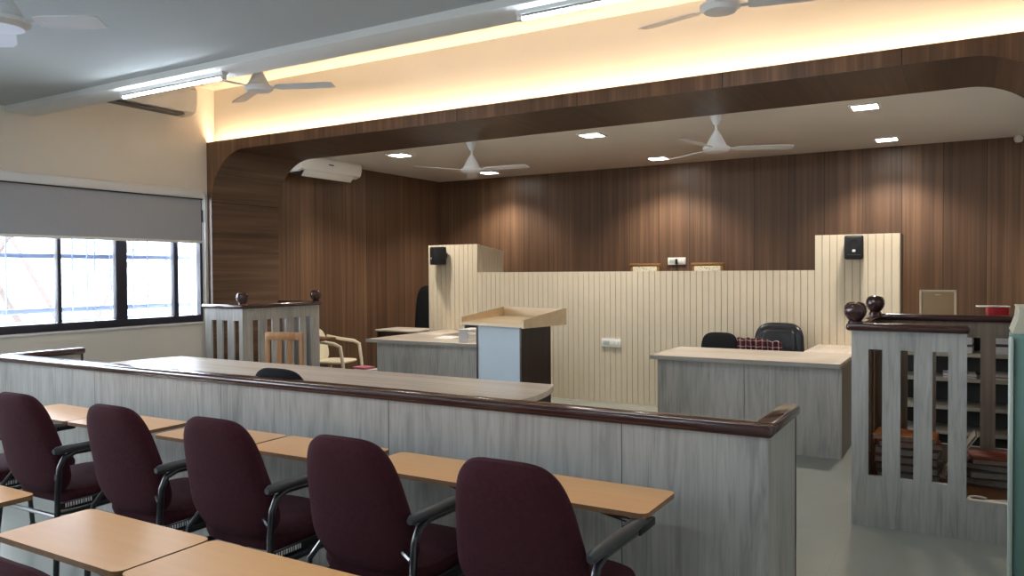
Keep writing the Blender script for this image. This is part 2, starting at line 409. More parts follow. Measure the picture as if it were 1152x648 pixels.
# ------------------------------------------------------------------ tube lights
def tube_light(x0,label,y=3.68,z=2.98,group='tube lights'):
    t=thing('ceiling_tube_light',label,'light',(x0,y,z),0,group)
    MB().prism([(-.03,0),(.03,0),(.02,-.022),(-.02,-.022)],'x',0,1.23).build('batten',white_metal,t)
    tb=MB().tube([(.03,0,-.038),(1.2,0,-.038)],.014,14).build('tube',[tube_em,white_plastic],t,smooth=0)
    for p in tb.data.polygons:
        if p.normal.z>-.05 or abs(p.normal.x)>.5: p.material_index=1
    for xx in (.004,1.196):
        MB().box((xx,-.018,-.054),(xx+.03,.018,-.018),.004).build('lamp_holder',white_plastic,t)
    return t
tube_light(-5.86,'glowing white tube light on the bulkhead, the one nearest the windows',3.81)
tube_light(-2.19,'glowing white tube light on the bulkhead farther from the windows',3.81)
for x,y,l in ((-5.2,.6,'tube light on the hall ceiling over the window-side seats'),(-2.4,.6,'tube light on the hall ceiling over the aisle-side seats'),
            (-5.2,-1.8,'tube light at the rear of the hall by the windows'),(-2.4,-1.8,'tube light at the rear of the hall by the aisle')):
    tube_light(x,l,y,ZA)

# ------------------------------------------------------------------ downlights
DL=[(-6.09,7.64,'front-row square downlight nearest the left air conditioner'),(-6.07,9.68,'rear-row square downlight above the left pillar'),
    (-3.48,7.64,'front-row square downlight in the middle of the stage ceiling'),(-3.47,9.68,'rear-row square downlight in the middle of the stage ceiling'),
    (-.80,7.64,'front-row square downlight above the right desk'),(-.79,9.68,'rear-row square downlight above the right pillar')]
d0=None
for x,y,l in DL:
    if d0 is None:
        d0=thing('downlight',l,'light',(x,y,ZS),0,'stage downlights')
        MB().cut([-.13,-.105,.105,.13],[-.13,-.105,.105,.13],lambda i,k:not(i==1 and k==1),-.012,0,'z').build('frame',white_plastic,d0,smooth=0)
        MB().box((-.105,-.105,-.009),(.105,.105,-.004)).build('diffuser',down_em,d0,smooth=0)
    else: dup(d0,(x,y,ZS),0,l)
    la=bpy.data.lights.new('downlight_lamp','SPOT'); la.energy=108; la.color=(1,.92,.82); la.spot_size=R(125); la.spot_blend=.6; la.shadow_soft_size=.09
    lo=bpy.data.objects.new('downlight_lamp',la); COL.objects.link(lo); lo.location=(x,y,ZS-.03)

# ------------------------------------------------------------------ fans
def fan(label,loc,drop,angs,L=.58):
    t=thing('ceiling_fan',label,'fan',loc,0,'ceiling fans')
    MB().lathe([(.01,-.09),(.025,-.085),(.055,-.02),(.06,0)],20).build('canopy',white_metal,t)
    MB().tube([(0,0,-.06),(0,0,-drop+.05)],.012,10).build('rod',white_metal,t)
    m=MB().lathe([(.03,-drop-.035),(.10,-drop-.03),(.125,-drop-.008),(.125,-drop+.012),(.095,-drop+.03),(.085,-drop+.05),(.05,-drop+.12),(.018,-drop+.17)],28)
    m.build('motor',white_metal,t)
    for a in angs:
        bl=MB(); bl.box((.10,-.018,-.004),(.20,.018,.004))
        bl.prism([(.17,-.05),(.21,-.062),(L+.06,-.068),(L+.12,-.05),(L+.12,.05),(L+.06,.062),(.21,.052),(.17,.04)],'z',-.003,.003)
        o=bl.build('blade',white_metal,t,(0,0,-drop),(R(-9),0,R(a)))
    return t
fan('white ceiling fan in the warm-lit bay near the windows',(-5.475,4.869,3.6),.42,(22,-98,155))
fan('white ceiling fan in the warm-lit bay far from the windows',(-1.353,4.915,3.6),.42,(10,165,-80),.48)
fan('white ceiling fan on the hall ceiling over the seats',(-4.02,2.0,ZA),.29,(33,153,-87),.36)
fan('white ceiling fan over the stage near the left pillar',(-4.85,7.37,ZS),.31,(-118,3,123))
fan('white ceiling fan over the stage towards the right pillar',(-2.06,7.35,ZS),.31,(-98,24,144))

# ------------------------------------------------------------------ air conditioners
def aircon(label,loc,L,flap,D=.215,Hh=.29):
    t=thing('air_conditioner',label,'air conditioner',loc,0,'split air conditioners')
    prof=[(0,.0),(0,Hh),(D-.025,Hh),(D,Hh-.03),(D,.10),(D-.025,.03),(D-.095,.0)]
    MB().prism([(a,c) for a,c in prof],'y',0,L).build('body',white_plastic,t,smooth=30)
    MB().box((.05,.05,-.008),(D-.05,L-.12,.012)).build('outlet',grey_vane,t)
    M=Matrix.Translation((D-.02,0,.02))@Matrix.Rotation(R(flap),4,'Y')
    MB().box((-.008,.06,-.10),(.004,L-.13,0),.003,M=M).build('flap',white_plastic,t)
    MB().box((D-.001,L*.42,Hh-.09),(D+.002,L*.42+.09,Hh-.075)).build('badge',grey_vane,t)
    return t
aircon('white split air conditioner on the walnut side wall of the stage',(XL,6.93,2.785),1.08,40,.36,.2)
aircon('white split air conditioner high on the cream wall above the blind',(XL,4.55,3.23),.97,100,.24)
t=thing('hanging_tassel','small yellow hanging tassel on the cream wall beside the air conditioner','ornament',(XL+.012,5.54,3.41))
MB().lathe([(.004,0),(.022,.012),(.026,.04),(.012,.07),(.018,.085),(.006,.095)],12).build('tassel',yellow_m,t,(.016,0,0))
MB().box((-.012,-.02,.093),(.022,.025,.108),.003).build('hook',grey_vane,t)
t=thing('security_camera','small white security camera at the back wall top by the right wall','camera',(.477,10.2,ZS-.0))
MB().lathe([(.03,-.02),(.03,0)],16).build('mount',white_plastic,t)
MB().lathe([(.01,-.085),(.035,-.07),(.045,-.045),(.045,-.02)],18).build('dome',white_plastic,t)
MB().lathe([(.004,-.088),(.016,-.083),(.016,-.078)],12).build('lens',black_plastic,t)

# ------------------------------------------------------------------ fluted bench front
PY=8.30
def fluted(a,b,pitch,z1,depth=.008,gw=.006):
    n=round((b-a)/pitch); p=(b-a)/n; out=[]
    for k in range(n):
        u=a+k*p
        out+=[(u,0),(u+p-gw,0),(u+p-gw*.8,depth),(u+p-gw*.2,depth)]
    out.append((b,0)); return out
def flute_panel(name,a,b,z0,z1,parent,y=PY,thick=.06,pitch=.0677):
    pr=[(u,y+d) for u,d in fluted(a,b,pitch,z1)]
    poly=pr+[(b,y+thick),(a,y+thick)]
    mb=MB().prism(poly,'z',z0,z1)
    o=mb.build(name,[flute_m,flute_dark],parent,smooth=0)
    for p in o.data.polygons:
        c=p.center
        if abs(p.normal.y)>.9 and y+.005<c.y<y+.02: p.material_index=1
    return o
bf=thing('bench_front','cream fluted bench front with a taller pillar at each end','partition',(0,0,0))
xa,xb,xc,xd=-6.155,-5.385,-1.327,-.557
flute_panel('low_panel',xb,xc,0,1.517,bf)
MB().box((xb,PY+.06,0),(xc,PY+.10,1.512)).build('backing',dark_lam,bf)
p1=flute_panel('pillar_face',xa,xb,0,1.878,bf)
p2=flute_panel('pillar_face',xc,xd,0,1.868,bf)
# pillar sides and backs (left pillar's visible side slopes down a little towards the back)
def side_panel(x,t0,z0,z1,dep):
    pr=fluted(PY+.06,PY+dep,.0677,0,.01,.007); poly=[(x-dd*(1 if t0>0 else -1),yy) for yy,dd in pr]+[(x-t0,PY+dep),(x-t0,PY+.06)]
    n=len(poly); vs=[]
    zt=lambda yy: z0+(z1-z0)*(yy-PY)/dep
    for q in poly: vs.append((q[0],q[1],0))
    for q in poly: vs.append((q[0],q[1],zt(q[1])))
    fs=[list(range(n))[::-1],list(range(n,2*n))]+[[i,(i+1)%n,n+(i+1)%n,n+i] for i in range(n)]
    return MB().add(vs,fs)
side_panel(xb,.05,1.878,1.80,.64).build('pillar_side',flute_m,bf,smooth=0)
MB().box((xa,PY+.06,0),(xa+.03,PY+.64,1.80)).build('pillar_side',flute_m,bf)
MB().box((xa+.03,PY+.60,0),(xb-.05,PY+.64,1.80)).build('pillar_back',dark_lam,bf)
MB().box((xd-.03,PY+.06,0),(xd,PY+.4,1.868)).build('pillar_side',dark_lam,bf)
MB().box((xc,PY+.10,0),(xc+.03,PY+.4,1.868)).build('pillar_side',dark_lam,bf)
MB().box((xc+.03,PY+.36,0),(xd-.03,PY+.4,1.86)).build('pillar_back',dark_lam,bf)
# wall plates
def plate(label,loc,w,h,dark=False,rz=0):
    t=thing('switch_plate',label,'switch plate',loc,rz)
    MB().box((-w/2,-.02,-h/2),(w/2,0,h/2),.006).build('plate',white_plastic,t)
    MB().box((-w*.4,-.024,-h*.22),(-w*.08,-.019,h*.22),.002).build('socket',pale_edge,t)
    for k in (0,1): MB().box((w*(.05+.18*k),-.026,-h*.25),(w*(.19+.18*k),-.019,h*.25),.002).build('rocker',white_plastic,t)
    return t
plate('white switch and socket plate low on the cream fluted front',(-3.545,PY,.694),.245,.10)
pl=plate('white switch plate on the walnut wall between the two gold-framed chairs',(-3.43,YB,1.652),.25,.10)
MB().box((-.01,-.055,-.045),(.02,-.024,.03),.006).build('plug',black_plastic,pl)
MB().tube([(.005,-.045,-.04),(.0,-.03,-.1),(.0,-.02,-.4)],.005,6).build('cord',black_plastic,pl)
plate('small white switch on the outer edge of the left fluted pillar',(xa,PY+.12,1.60),.09,.10,rz=-PI/2)

def speaker(label,loc,rz):
    t=thing('wall_speaker',label,'speaker',loc,rz)
    MB().box((-.085,-.21,-.115),(.085,-.03,.115),.018,seg=3).build('cabinet',black_plastic,t)
    MB().lathe([(.03,0),(.034,.002),(.045,.006),(.02,.002),(.004,.004)],20).build('woofer',black_plastic,t,(0,-.208,.03),(R(90),0,0))
    MB().box((-.014,-.214,-.045),(.014,-.209,-.022),.003).build('badge',white_metal,t)
    MB().box((-.06,-.213,-.075),(.06,-.2095,-.068)).build('trim_line',grey_vane,t)
    MB().box((-.02,-.04,-.03),(.02,0,.03),.004).build('bracket',black_steel,t)
    return t
speaker('black wall speaker on the left fluted pillar, turned to the side',(-5.86,PY,1.735),R(-38))
speaker('black wall speaker on the right fluted pillar',(-.965,PY,1.735),R(6))

# dais and gold framed chairs behind the front
struct(MB().box((xb-.05,PY+.12,0),(xc-.01,YB,.30)).build('floor_dais',brown_board,smooth=0))
def gold_chair(label,x,y):
    t=thing('high_back_chair',label,'chair',(x,y,.30),PI,'gold framed chairs')
    w=.19
    for sx in (-1,1):
        MB().box((sx*w-.02,-.235,0),(sx*w+.02,-.195,1.29),.006).build('back_post',gold_wood,t)
        MB().box((sx*w-.02,.2,0),(sx*w+.02,.24,.44),.006).build('leg',gold_wood,t)
        MB().box((sx*w-.022,-.2,.62),(sx*w+.022,.22,.655),.008).build('armrest',gold_wood,t)
        MB().box((sx*w-.016,.17,.44),(sx*w+.016,.2,.62),.004).build('arm_support',gold_wood,t)
    MB().box((-w-.03,-.24,1.285),(w+.03,-.19,1.325),.008).build('top_rail',gold_wood,t)
    MB().box((-w+.015,-.232,.52),(w-.015,-.19,1.285),.012).build('back_panel',damask_m,t)
    MB().box((-w-.02,-.23,.40),(w+.02,.24,.44),.006).build('seat_frame',gold_wood,t)
    MB().box((-w-.01,-.2,.44),(w+.01,.235,.5),.02).build('seat',damask_m,t)
gold_chair('gold-framed patterned chair showing above the fluted front, nearer the lectern',-3.83,9.93)
gold_chair('gold-framed patterned chair showing above the fluted front, nearer the right pillar',-2.96,9.93)

# ------------------------------------------------------------------ judge / clerk desks
def desk(label,xl,xr,y0,y1,side,bl,br):
    """side: +1 return at right, -1 return at left"""
    t=thing('l_shaped_desk',label,'desk',(0,0,0)); h=.77; th=.038
    MB().box((xl,y0,h-th),(xr,y1,h),.003).build('desk_top',[desk_top_m],t)
    rx0,rx1=(xr-.43,xr) if side>0 else (xl,xl+.43)
    MB().box((rx0,y1+.003,h-th),(rx1,PY-.002,h),.003).build('return_top',desk_top_y,t)
    MB().box((xl+.0,y0-.003,h-th),(xr,y0+.0,h-.001)).build('top_edging',top_edge_m,t)
    fy=y0+.055; mid=(bl+br)/2
    fp=MB(); fp.box((bl,fy,.0),(mid-.002,fy+.02,h-th-.0)); fp.box((mid+.002,fy,0),(br,fy+.02,h-th)); fp.build('front_panel',grey_oak,t)
    MB().box((bl,fy+.02,0),(bl+.02,y1-.03,h-th)).build('side_panel',dark_lam,t)
    MB().box((br-.02,fy+.02,0),(br,y1-.03,h-th)).build('side_panel',dark_lam,t)
    MB().box((rx0+.03,y1-.03,0),(rx0+.05,PY-.01,h-th)).build('return_panel',grey_oak_y,t)
    MB().box((rx1-.05,y1-.03,0),(rx1-.03,PY-.01,h-th)).build('return_panel',dark_lam,t)
    return t
desk('grey L-shaped desk with pale top in front of the right fluted pillar',-2.455,-.868,6.60,7.465,1,-2.40,-.862)
desk('grey L-shaped desk with pale top in front of the left fluted pillar',-5.905,-4.05,6.76,7.57,-1,-5.79,-4.1)

# ------------------------------------------------------------------ chairs at desks
def cushion(w_fn,z0,z1,th,curve=.35,lean=.25,n=48,e=.55):
    """rounded back cushion outline; returns rings"""
    out=[]
    H=z1-z0
    for k in range(n):
        a=2*PI*k/n; ca,sa=math.cos(a),math.sin(a)
        x=math.copysign(abs(ca)**e,ca); z=math.copysign(abs(sa)**e,sa)
        zz=(z+1)/2; out.append((x*w_fn(zz),z0+zz*H))
    cx=0; cz=(z0+z1)/2; rg=[]
    for sc,y in ((.02,-.5),(.5,-.5),(.8,-.47),(.92,-.38),(.975,-.24),(1,0),(.975,.24),(.92,.38),(.8,.5),(.5,.56),(.02,.58)):
        ring=[]
        for x,z in out:
            X=x*sc; Z=cz+(z-cz)*sc
            ring.append((X,y*th+curve*X*X-(Z-z0)*lean,Z))
        rg.append(ring)
    return rg
def seat_rings(w,d,z,th,n=40,e=.45):
    rg=[]
    base=[]
    for k in range(n):
        a=2*PI*k/n; ca,sa=math.cos(a),math.sin(a)
        base.append((math.copysign(abs(ca)**e,ca)*w/2,math.copysign(abs(sa)**e,sa)*d/2))
    for sc,zz in ((.02,0),(.9,0),(.97,.12),(1,.4),(1,.62),(.97,.85),(.9,.97),(.6,1.06),(.02,1.1)):
        rg.append([(x*sc,y*sc,z+zz*th) for x,y in base])
    return rg
def office_chair(label,loc,rz,back_top,back_w,mat,arms=True,shape=0):
    t=thing('office_chair',label,'chair',loc,rz)
    for k in range(5):
        a=R(72*k+20); c,s_=math.cos(a),math.sin(a)
        b=MB().tube([(0,0,.11),(c*.225,s_*.225,.075)],[.022,.015],8).build('base_arm',black_plastic,t)
        MB().tube([(c*.225-s_*.02,s_*.225+c*.02,.03),(c*.225+s_*.02,s_*.225-c*.02,.03)],.03,12).build('caster',black_plastic,b)
    MB().tube([(0,0,.1),(0,0,.42)],.025,12).build('gas_lift',black_steel,t)
    MB().rings(seat_rings(.48,.46,.42,.08)).build('seat',mat,t)
    wf=(lambda z: back_w/2*(.98-.10*z)) if shape==0 else (lambda z: back_w/2*(1.03-.13*z))
    MB().rings(cushion(wf,.52,back_top,.08,.3,.15)).build('backrest',mat,t,(0,-.18,0))
    MB().tube([(0,-.1,.41),(0,-.25,.44),(0,-.255,.62)],.018,8).build('back_bracket',black_steel,t)
    if arms:
        for sx in (-1,1):
            MB().tube([(sx*.22,0,.43),(sx*.275,0,.45),(sx*.285,-.02,.63)],.014,8).build('arm_post',black_steel,t)
            MB().box((sx*.285-.03,-.14,.63),(sx*.285+.03,.12,.66),.012).build('armrest',black_plastic,t)
    return t
office_chair('black round-backed office chair behind the right desk, beside the leather chair',(-2.25,7.93,0),PI,.868,.42,black_fabric,False)
ex=office_chair('black leather executive chair behind the right desk with a plaid cloth on it',(-1.665,7.88,0),PI+R(-8),.99,.53,black_leather,True,1)
MB().rings(cushion(lambda z:.2*(1.0-.12*z),.60,.93,.05,.3,.15,e=.45)).build('back_pad',black_leather,ex,(0,-.153,0))
cl=MB(); 
n=26; vs=[];fs=[]
for i in range(n+1):
    for j in range(7):
        u=i/n; v=j/6
        x=-.23+.42*u; z=.62+.245*v-(.055*max(0,u-.45)*v)
        y=.0+.012*math.sin(u*38)+.008*math.sin(u*17+v*5)
        vs.append((x,y,z+.006*math.sin(u*30)))
for i in range(n):
    for j in range(6):
        a=i*7+j; fs.append([a,a+7,a+8,a+1])
o=len(vs); vs+= [(x,y+.02,z) for x,y,z in vs]; fs+=[[q+o for q in f_[::-1]] for f_ in fs[:]]
bd=[i*7 for i in range(n+1)]+[n*7+j for j in range(1,7)]+[i*7+6 for i in range(n-1,-1,-1)]+[j for j in range(5,0,-1)]
for a,b2 in zip(bd,bd[1:]+bd[:1]): fs.append([a,b2,b2+o,a+o])
tag(MB().add(vs,fs).build('plaid_cloth',plaid_m,None,(-1.72,7.80,0),(R(8),0,0)),'maroon and white plaid cloth draped against the leather chair','cloth')
office_chair('black office chair standing in the corner beyond the left fluted pillar',(-6.74,8.95,0),R(200),1.325,.40,black_fabric,True)
office_chair('black chair tucked at the long table behind the dark-capped barrier',(-3.43,3.40,0),0,.975,.46,black_fabric,False)

# small desk in the left corner
t=thing('side_table','small grey-topped table in the corner beside the left fluted pillar','table',(-6.62,8.42,0))
MB().box((-.36,-.24,.725),(.36,.24,.75),.003).build('table_top',desk_top_m,t)
for sx in (-1,1): MB().box((sx*.33-.012,-.22,0),(sx*.33+.012,.22,.725)).build('side_panel',dark_lam,t)
MB().box((-.318,-.20,.3),(.318,-.185,.725)).build('front_panel',dark_lam,t)

# ------------------------------------------------------------------ lectern
LA=R(-11)
t=thing('lectern','pale blue and dark brown lectern with a sloped light wood tray','lectern',(-3.475,5.93,0),LA)
bw,bd_=.265,.20
MB().box((-bw,-bd_,0),(-bw+.018,bd_,1.055)).build('side_panel',dark_lam,t)
MB().box((bw-.018,-bd_,0),(bw,bd_,1.055)).build('side_panel',dark_lam,t)
MB().box((-bw+.018,-bd_+.006,.0),(bw-.018,-bd_+.024,1.055)).build('facing_panel',pale_blue,t)
MB().box((-bw+.018,bd_-.02,0),(bw-.018,bd_,1.055)).build('rear_panel',dark_lam,t)
tw,td=.362,.29
MB().add([(-tw,-td,1.055),(tw,-td,1.055),(tw,td,1.055),(-tw,td,1.055),(-tw,-td,1.08),(tw,-td,1.08),(tw,td,1.115),(-tw,td,1.115)],
   [(3,2,1,0),(4,5,6,7),(0,1,5,4),(1,2,6,5),(2,3,7,6),(3,0,4,7)]).build('tray_board',lect_wood,t)
for sx in (-1,1):
    MB().prism([(-td-.004,1.05),(td,1.05),(td,1.195),(-td-.004,1.122)],'x',sx*tw-.012,sx*tw+.012).build('tray_side',lect_wood,t)
MB().box((-tw+.012,td-.02,1.06),(tw-.012,td,1.195)).build('tray_back',lect_wood,t)

# papers and bag on left desk beside lectern
t=thing('paper_stack','small stack of white papers on the left desk beside the lectern','papers',(-4.63,6.95,.77),R(5))
for k in range(8): MB().box((-.06,-.12,k*.018),(.06+.006*math.sin(k*2),.15+.005*math.cos(k*3),k*.018+.016),.002).build('paper_bundle',paper_m,t)
t=thing('black_bag','black bag standing on the left desk behind the white papers','bag',(-4.70,7.22,.77),R(5))
MB().box((-.14,-.05,0),(.14,.05,.2),.03,seg=3).build('body',black_leather,t)
MB().tube([(-.06,0,.19),(-.05,0,.235),(.05,0,.235),(.06,0,.19)],.008,8).build('handle',black_leather,t)
tag(MB().box((-.11,-.15,0),(.11,.15,.004)).build('paper_sheet',paper_m,None,(-5.15,6.98+.3,.77),(0,0,R(12))),'single white sheet lying on the left desk','paper')

# ------------------------------------------------------------------ long table behind the barrier
t=thing('long_table','long pale wood table with bowed ends behind the barrier','table',(-4.33,4.11,0))
poly=[]
for k in range(13):
    a=-1+2*k/12; poly.append((1.93+.12*(1-a*a),a*.52))
for k in range(13):
    a=1-2*k/12; poly.append((-1.95-.1*(1-a*a),a*.52))
MB().prism(poly,'z',.725,.76).build('table_top',desk_top_m,t,smooth=25)
for sx in (-1,1): MB().box((sx*1.55-.02,-.4,0),(sx*1.55+.02,.4,.725)).build('end_panel',dark_lam,t)
MB().box((-1.53,.2,.2),(1.53,.22,.725)).build('modesty_panel',grey_oak,t)

# ------------------------------------------------------------------ barrier
bar=thing('court_barrier','long grey wood-grain barrier with a glossy dark brown cap','barrier',(0,0,0))
BX0,BX1,BY0,BY1=-6.08,-.635,2.95,3.47
MB().box((BX0,BY0,0),(BX1,BY0+.05,.90)).build('front_panel',grey_oak_rail,bar)
MB().box((BX1-.05,BY0+.05,0),(BX1,BY1,.90)).build('return_panel',grey_oak_y,bar)
MB().box((BX0,BY0+.05,0),(BX0+.05,BY1+.07,.90)).build('return_panel',grey_oak_y,bar)
def capprof(w,h): return w,h
def cap(name,lo,hi,parent,bev=.018): return MB().box(lo,hi,bev,seg=4).build(name,cap_m,parent)
cap('cap_rail',(BX0-.025,BY0-.025,.897),(BX1+.02,BY0+.08,.945),bar)
cap('return_cap',(BX1-.065,BY0+.02,.897),(BX1+.02,BY1+.02,.9455),bar)
cap('return_cap',(BX0-.025,BY0+.02,.897),(BX0+.075,BY1+.10,.9455),bar)
MB().box((BX1-.055,BY1,0),(BX1+.004,BY1+.014,.90),.003).build('edge_strip',cap_m,bar)
MB().box((BX0-.005,BY1+.07,0),(BX0+.06,BY1+.085,.90),.003).build('edge_strip',cap_m,bar)

# ------------------------------------------------------------------ docks (witness boxes)
def finial(mb,x,y,z,r=.063):
    M=Matrix.Translation((x,y,z))
    mb.lathe([(.042,-.003),(.042,.008),(.034,.014),(r*.7,.024),(r*.95,.05),(r*1.02,.072),(r*.97,.096),(r*.78,.116),(r*.5,.124),(r*.42,.126),(.004,.126)],24,M=M)
t=thing('witness_box','grey slatted witness box by the stage entrance at the right wall','witness box',(0,0,0))
DX0,DX1,DXW,DY0,DY1=-.594,.0,XR,5.0,6.2
us=[DX0,-.502,-.428,-.333,-.264,-.170,-.091,DX1]; zz=[0,.30,1.05,1.158]
MB().cut(us,zz,lambda i,k: not(k==1 and i in(1,3,5)),DY0,DY0+.035).build('front_panel',grey_oak,t,smooth=0)
sy=[DY0+.035,5.18,5.26,5.42,5.5,5.66,5.74,5.9,5.98,DY1-.035]
MB().cut(sy,zz,lambda i,k: not(k==1 and i in(1,3,5,7)),DX0,DX0+.035,'y').build('side_panel',brown_in,t,smooth=0)
bx=[DX0,-.52,-.462,-.365,-.276,-.187,-.101,-.005,.079,.167,.26,.345,.44,.525,DXW-.01]
MB().cut(bx,zz,lambda i,k: not(k==1 and i in(1,3,5,7,9,11,13)),DY1-.035,DY1).build('back_panel',wood('shaded_grey_back',S2L(110,98,86),S2L(132,119,106),S2L(152,140,127),'z','x',24,6,1,.45),t,smooth=0)  # back panel colour darkened and browned to paint in its unlit inner side
MB().box((DX0+.035,DY0+.036,0),(DXW-.01,DY1-.036,.17)).build('floor_board',brown_board,t)
MB().box((DX1+.001,DY0+.004,0),(DXW-.01,DY0+.034,.225)).build('step_riser',grey_oak,t)
MB().box((DX1+.001,DY0+.002,.225),(DXW-.01,DY0+.036,.231)).build('step_edging',paper_old,t)
cap('front_cap',(DX0-.03,DY0-.03,1.158),(DX1+.015,DY0+.065,1.203),t)
cap('side_cap',(DX0-.03,DY0+.03,1.1585),(DX0+.065,DY1-.02,1.2025),t)
cap('back_cap',(DX0-.03,DY1-.07,1.158),(DXW-.01,DY1+.025,1.203),t)
for yy in (DY0+.02,DY1-.02):
    mb=MB(); finial(mb,DX0+.018,yy,1.203); mb.build('finial',cap_m,t)

t=thing('witness_box','grey-white slatted witness box by the window end of the arch','witness box',(0,0,0))
EX0,EX1,EY0,EY1=-6.98,-6.40,5.44,6.53
us=[EX0,-6.88,-6.798,-6.713,-6.631,-6.538,-6.456,EX1]; zz=[0,.30,1.035,1.158]
MB().cut(us,zz,lambda i,k: not(k==1 and i in(1,3,5)),EY0,EY0+.02).build('front_panel',grey_oak,t,smooth=0)
sy=[EY0+.02,5.573,5.655,5.763,5.836,5.935,6.024,6.14,6.232,6.326,6.408,EY1]
MB().cut(sy,zz,lambda i,k: not(k==1 and i in(1,3,5,7,9)),EX1-.02,EX1,'y').build('side_panel',grey_oak_y,t,smooth=0)
MB().cut([EX0,-6.7,EX1-.02],zz,lambda i,k: True,EY1-.02,EY1).build('back_panel',grey_oak,t,smooth=0)
MB().box((EX0,EY0+.036,0),(EX1-.036,EY1-.036,.15)).build('floor_board',brown_board,t)
cap('front_cap',(EX0-.03,EY0-.03,1.158),(EX1+.03,EY0+.065,1.203),t)
cap('side_cap',(EX1-.065,EY0+.03,1.1585),(EX1+.03,EY1+.02,1.2025),t)
cap('back_cap',(EX0-.03,EY1-.065,1.158),(EX1-.04,EY1+.02,1.203),t)
for yy in (EY0+.02,EY1-.03):
    mb=MB(); finial(mb,EX1-.02,yy,1.203); mb.build('finial',cap_m,t)

# files in the right witness box
def folder(name,label,cat,loc,rot,sx,sy,h,m,grp='files heaped in the right witness box'):
    t=thing(name,label,cat,loc,0,grp); t.rotation_euler=rot
    MB().box((-sx/2,-sy/2,0),(sx/2,sy/2,h*.14),.002).build('cover',m,t)
    MB().box((-sx/2+.006,-sy/2+.006,h*.14),(sx/2-.004,sy/2-.006,h*.86)).build('pages',file_pages,t)
    MB().box((-sx/2,-sy/2,h*.86),(sx/2,sy/2,h),.002).build('cover',m,t)
z=.1715
for k in range(6):
    folder('file_folder',['bottom grey folder of the tall file pile in the right witness box','second grey folder up in the tall file pile in the right witness box',
      'third folder up, red-brown, in the tall file pile in the right witness box','fourth folder up, dark grey, in the tall file pile in the right witness box',
      'fifth folder up, red-brown, in the tall file pile in the right witness box','orange-brown folder on top of the tall file pile in the right witness box'][k],
      'folder',(-.33+.012*math.sin(k*2.3),5.62,z),(0,0,R([4,-6,3,-4,7,-3][k])),.36,.27,[.055,.05,.05,.05,.045,.03][k],[file_grey,file_grey,file_red,file_grey,file_red,file_tan][k])
    z+=[.055,.05,.05,.05,.045,.03][k]+.001
z=.1715
for k in range(4):
    folder('file_folder',['bottom dark grey folder of the low file heap by the box entry','second dark grey folder of the low file heap by the box entry','third grey folder of the low file heap by the box entry','red-brown folder on top of the low file heap by the box entry'][k],
      'folder',(.19+.015*math.cos(k*2),5.72,z),(0,0,R([-8,10,-14,6][k])),.38,.28,[.05,.045,.04,.035][k],[file_grey,file_grey,file_grey,file_red][k])
    z+=[.05,.045,.04,.035][k]+.001
folder('file_folder','pale folder leaning tilted on the tall file pile in the right witness box','folder',(-.03,5.60,.357),(0,R(-57),R(0)),.33,.22,.018,paper_old)
tag(MB().tube([(.06+.05*math.cos(a/9*2*PI*.8+.6),5.25+.05*math.sin(a/9*2*PI*.8+.6),.178) for a in range(10)]+[(.2,5.27,.178)],.008,8).build('white_cable',white_plastic),'short curl of white cable on the box floor by the entry','cable')

# shelf rack beyond the right box
t=thing('shelf_rack','cream steel shelf rack standing behind the right witness box','shelf',(-.03,6.9,0))
for sx in (-.49,.49):
    for yy in (-.14,.14): MB().box((sx-.015,yy-.015,0),(sx+.015,yy+.015,1.12)).build('upright',cream_shelf,t)
for z in (.08,.26,.45,.665,.855,1.10): MB().box((-.505,-.155,z),(.505,.155,z+.03),.002).build('shelf_board',cream_shelf,t)
MB().box((-.49,.15,.08),(.49,.156,1.10)).build('back_sheet',shelf_dark,t)
for i,(x,y,z,w,h,mm,l) in enumerate(((-.06,6.86,.886,.2,.12,paper_m,'white paper bundle on the upper rack shelf toward the pillar'),(.24,6.86,.886,.22,.14,paper_m,'white paper bundle on the upper rack shelf toward the wall'),
      (-.05,6.86,.696,.22,.03,paper_m,'thin paper bundle on the middle rack shelf toward the pillar'),(.25,6.86,.696,.24,.04,paper_old,'thin paper bundle on the middle rack shelf toward the wall'))):
    tt=thing('paper_bundle',l,'papers',(x,y,z),R((-3,4,2,-4)[i]),'paper bundles on the rack')
    MB().box((-w/2,-.12,0),(w/2,.12,h),.004).build('sheets',mm,tt)
    MB().box((-w/2-.001,-.122,h*.4),(w/2+.001,.122,h*.55)).build('string',file_grey,tt)
t=thing('framed_board','pale-edged tan board leaning above the right witness box','board',(-.20,6.93,1.131)); t.rotation_euler=(R(-8),0,R(2))
MB().box((-.118,-.008,.0),(.118,.006,.215),.002).build('panel',tan_board,t)
fr=MB(); 
for lo,hi in (((-.128,-.014,0),(-.112,.008,.225)),((.112,-.014,0),(.128,.008,.225)),((-.128,-.014,.21),(.128,.008,.226)),((-.128,-.014,0),(.128,.008,.014))): fr.box(lo,hi,.002)
fr.build('frame',pale_frame,t)
MB().box((-.02,-.012,.185),(.02,-.0075,.192)).build('nameplate',pale_frame,t)
t=thing('red_packet','red and white packet on the rack beside the cream carton','packet',(.19,6.88,1.131),R(8))
MB().box((-.07,-.06,0),(.07,.06,.035),.004).build('lower_sheet',paper_m,t)
MB().box((-.065,-.055,.035),(.075,.055,.10),.012).build('packet',red_m,t)
MB().box((-.13,-.05,.101),(.08,.05,.109),.002).build('upper_sheet',paper_m,t)

